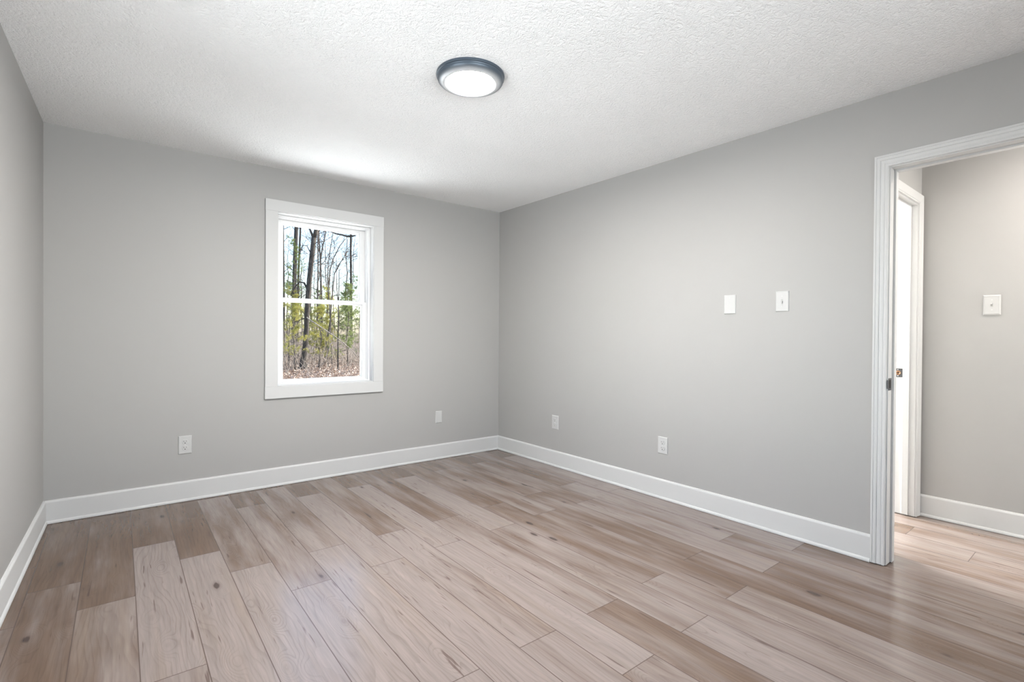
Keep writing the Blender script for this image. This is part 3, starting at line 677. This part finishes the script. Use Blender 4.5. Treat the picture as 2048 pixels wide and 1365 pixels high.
tree('sapling', 'short thin sapling just right of the big forked trunk', 'sapling', [(6.12, 26.85, -0.34), (6.11, 26.85, 0.32), (6.14, 26.83, 0.93), (6.16, 26.82, 1.68)], 0.03, 0.015, nb=4, zb=0.8, bl=(0.4, 0.9), rb=0.01, seed=16, mat=MB2)
tree('sapling', 'bent dark sapling above the pale leaning stick', 'sapling', [(6.12, 24.3, -0.29), (6.06, 24.35, 0.24), (6.03, 24.37, 0.66), (6.1, 24.32, 1.23), (6.18, 24.25, 1.79)], 0.036, 0.018, nb=5, zb=0.8, bl=(0.5, 0.9), rb=0.01, seed=17)
T = Tubes(); o = Vector((5.09, 22.44, ZG)); pp = localise([(5.03, 22.49, -0.62), (5.25, 22.31, -0.24), (5.37, 22.21, 0.08), (5.51, 22.1, 0.65), (5.62, 22.02, 0.96), (5.68, 21.98, 1.36)], o)
T.add(pp, [0.03, 0.03, 0.028, 0.025, 0.02, 0.012]); st = T.make('fallen_stick', MB3); st.location = o; tag(st, 'pale stick leaning up out of the leaves, right of the big trunk', 'stick')
T = Tubes(); o = Vector((5.83, 20.07, ZG)); pp = localise([(4.47, 22.5, 2.1), (4.35, 21.8, 2.0), (4.5, 21.12, 1.76), (4.85, 20.84, 1.46), (5.2, 20.57, 1.17), (5.61, 20.24, 0.78), (5.95, 20.0, 0.40), (6.6, 19.6, ZG - 0.02)], o)
T.add(pp, [0.035, 0.03, 0.026, 0.024, 0.022, 0.02, 0.018, 0.014]); st = T.make('fallen_branch', MB3); st.location = o; tag(st, 'long thin fallen branch slanting down right from the big trunk', 'branch')

# young pines: trunk + needle foliage
def tufts(rnd, centres, n, L, wdt):
    v = []; f = []
    for c, d in centres:
        for k in range(n):
            a = (d * 0.7 + Vector((rnd.gauss(0, 1), rnd.gauss(0, 1), rnd.gauss(0, 0.8)))).normalized()
            s = a.cross(Vector((rnd.uniform(-1, 1), rnd.uniform(-1, 1), rnd.uniform(-1, 1)))).normalized() * wdt
            l = L * rnd.uniform(0.6, 1.1); b = len(v); q = c + a * l
            v += [tuple(c + a * 0.01 - s), tuple(c + a * 0.01 + s), tuple(q)]; f.append((b, b + 1, b + 2))
    return v, f
def young_pine(x, y, h, spread, label, seed, mat, z_low=0.6, dens=1.0, r=0.05, needles=26):
    rnd = random.Random(seed); root = empty('young_pine', (x, y, ZG)); tag(root, label, 'pine tree', 'young pines in the woods')
    T = Tubes(); p = [Vector((rnd.uniform(-.05, .05) * i, rnd.uniform(-.05, .05) * i, h * i / 6 - 0.05)) for i in range(7)]
    T.add(p, [r * (1 - i / 7.5) for i in range(7)], 7); T.make('trunk', MB2, root)
    B = Tubes(); cs = []
    z = z_low
    while z < h:
        k = (z - z_low) / max(h - z_low, 0.1)
        for _ in range(max(1, int(rnd.randint(2, 4) * dens))):
            a = rnd.uniform(0, 2 * math.pi); L = spread * (1.05 - 0.75 * k) * rnd.uniform(0.5, 1.1)
            st_ = lerp_path(p, min(z / h, 0.99)); pts, rad = wander(rnd, st_, Vector((math.cos(a), math.sin(a), rnd.uniform(0.0, 0.5))), L, 0.015, 4, 0.15, 0.03)
            B.add(pts, rad, 3)
            for q in range(9):
                u = rnd.uniform(0.3, 1.0); d = (pts[-1] - pts[0]).normalized()
                cs.append((lerp_path(pts, u) + Vector((rnd.gauss(0, .09), rnd.gauss(0, .09), rnd.gauss(0, .07))), d))
        z += rnd.uniform(0.16, 0.32)
    B.make('branches', MB2, root)
    v, f = tufts(rnd, cs, needles, 0.15, 0.006); raw('foliage', v, f, mat, root)
for a in [(3.75, 21.9, 3.6, 0.75, 'yellow green young pine at the lower left of the window view', 31, MN1, 0.9, 1.0),
          (6.35, 33.5, 5.2, 1.2, 'tall yellow green pine at the left edge above the window rail', 32, MN1, 3.6, 0.9),
          (5.35, 23.4, 3.3, 0.95, 'bright yellow green pine right of the big forked trunk', 33, MN1, 0.9, 1.0),
          (7.9, 29.2, 5.0, 1.2, 'loose yellow green pine behind the middle trunks', 34, MN1, 3.0, 0.9),
          (7.0, 23.6, 4.4, 1.0, 'green pine at the right side of the lower pane', 35, MN2, 1.0, 1.1),
          (9.7, 31.0, 5.6, 1.2, 'green pine at the right edge of the window view', 36, MN2, 1.2, 1.0),
          (7.3, 36.0, 9.5, 1.3, 'dark green pine growing up behind the thick straight trunk', 37, MN2, 4.8, 0.7),
          (9.2, 35.5, 4.2, 1.4, 'small green pine far back between the middle trunks', 38, MN2, 0.8, 1.0),
          (10.2, 27.5, 4.2, 1.2, 'green pine out to the right of the window view', 39, MN2, 0.8, 1.0),
          (2.2, 24.5, 4.4, 1.2, 'green pine out to the left of the window view', 40, MN1, 0.8, 1.0),
          (8.9, 41.5, 6.5, 1.7, 'broad hazy green pine deep in the woods behind the thick trunk', 42, MN2, 1.5, 1.0),
          (11.3, 42.5, 6.0, 1.7, 'broad green pine deep in the woods left of the slender right tree', 43, MN2, 1.5, 1.0),
          (6.1, 30.3, 4.0, 1.1, 'yellow green pine behind the forked trunk at rail height', 44, MN1, 1.6, 0.9),
          (12.9, 36.5, 6.8, 1.5, 'tall green pine deep at the right edge of the window view', 45, MN2, 1.5, 1.0),
          (7.2, 27.8, 3.0, 1.0, 'low olive pine behind the pale leaning stick', 41, MN1, 0.3, 1.0)]:
    young_pine(*a)

# background woods: four bare trees, copied
protos = []
def bg_tree(seed):
    rnd = random.Random(seed); h = 13.0;     p = [Vector((0, 0, -0.05))]
    for i in range(9): p.append(p[-1] + Vector((rnd.uniform(-.16, .16), rnd.uniform(-.16, .16), h / 9)))
    T = Tubes(); T.add(p, [0.085 * (1 - i / 11) for i in range(10)], 7); B = crown(rnd, p, 1.6, 46, 0.5, 1.4, 0.017, 2)
    o = len(T.v); T.v += B.v; T.f += [tuple(q + o for q in f) for f in B.f]
    root = T.make('background_tree', MB2)
    
    return root
rb = random.Random(77)
spots = []
MAIN = [(o.location.x, o.location.y) for o in COL.objects if o.parent is None and o.get('category') in ('tree', 'sapling', 'pine tree')]
for _ in range(4000):
    if len(spots) >= 100: break
    D = rb.uniform(31, 78); s = rb.uniform(0.14, 0.47) if len(spots) < 48 else rb.uniform(-0.15, 0.85)
    x, y = -3.07 + s * D, -4.11 + D
    if all((x - a) ** 2 + (y - b) ** 2 > 5.3 for a, b in spots + MAIN): spots.append((x, y))
for q in range(4): protos.append(bg_tree(50 + q))
for i, (x, y) in enumerate(spots):
    if i < 4: r = protos[i]
    else:
        src = protos[i % 4]; r = src.copy(); COL.objects.link(r)
    k = rb.uniform(0.75, 1.25); r.location = (x, y, ZG); r.rotation_euler = (0, 0, rb.uniform(0, 6.28)); r.scale = (k, k, rb.uniform(0.85, 1.2))
    tag(r, 'bare grey brown tree in the background woods outside the window', 'tree', 'background trees in the woods')

# undergrowth twigs and fallen leaves: nobody could count them
rt = random.Random(5); T = Tubes()
for i in range(6400):
    D = 26 + 38 * rt.random() ** 0.8; s = rt.uniform(0.16, 0.45) if i < 2800 else rt.uniform(-0.12, 0.82); x, y = -3.07 + s * D, -4.11 + D
    pts, rad = wander(rt, Vector((x, y, ZG - 0.02)), Vector((rt.uniform(-.5, .5), rt.uniform(-.5, .5), 1)), rt.uniform(0.7, 3.6), rt.uniform(0.006, 0.015), 5, 0.22)
    T.add(pts, rad, 3)
for i in range(150):
    D = rt.uniform(21, 27); s = rt.uniform(0.18, 0.43); x, y = -3.07 + s * D, -4.11 + D
    pts, rad = wander(rt, Vector((x, y, ZG - 0.02)), Vector((rt.uniform(-1, 1), rt.uniform(-1, 1), 1)), rt.uniform(0.8, 2.6), rt.uniform(0.006, 0.011), 6, 0.25)
    T.add(pts, rad, 3)
tg = T.make('undergrowth', MB3); tag(tg, 'tangle of thin pale twigs in the woods outside the window', 'undergrowth', None, 'stuff')
v = []; f = []
for i in range(27000):
    D = 18 + 34 * rt.random() ** 1.3; s = rt.uniform(0.17, 0.44) if i < 15000 else rt.uniform(-0.12, 0.82); x, y = -3.07 + s * D, -4.11 + D
    z = ZG + rt.uniform(0.005, 0.06); a = rt.uniform(0, 6.28); L = rt.uniform(0.04, 0.085); W_ = L * rt.uniform(.4, .65)
    c, s_ = math.cos(a), math.sin(a); t1, t2 = rt.uniform(-.05, .08), rt.uniform(-.05, .08); b = len(v)
    for px, py, pz in ((-L, 0, 0), (0, -W_, t1), (L, 0, rt.uniform(-.02, .05)), (0, W_, t2)): v.append((x + px * c - py * s_, y + px * s_ + py * c, max(z + pz, ZG + 0.002)))
    f += [(b, b + 1, b + 2), (b, b + 2, b + 3)]
lf = raw('leaf_litter', v, f, ML); tag(lf, 'fallen brown leaves covering the ground outside', 'leaves', None, 'stuff')
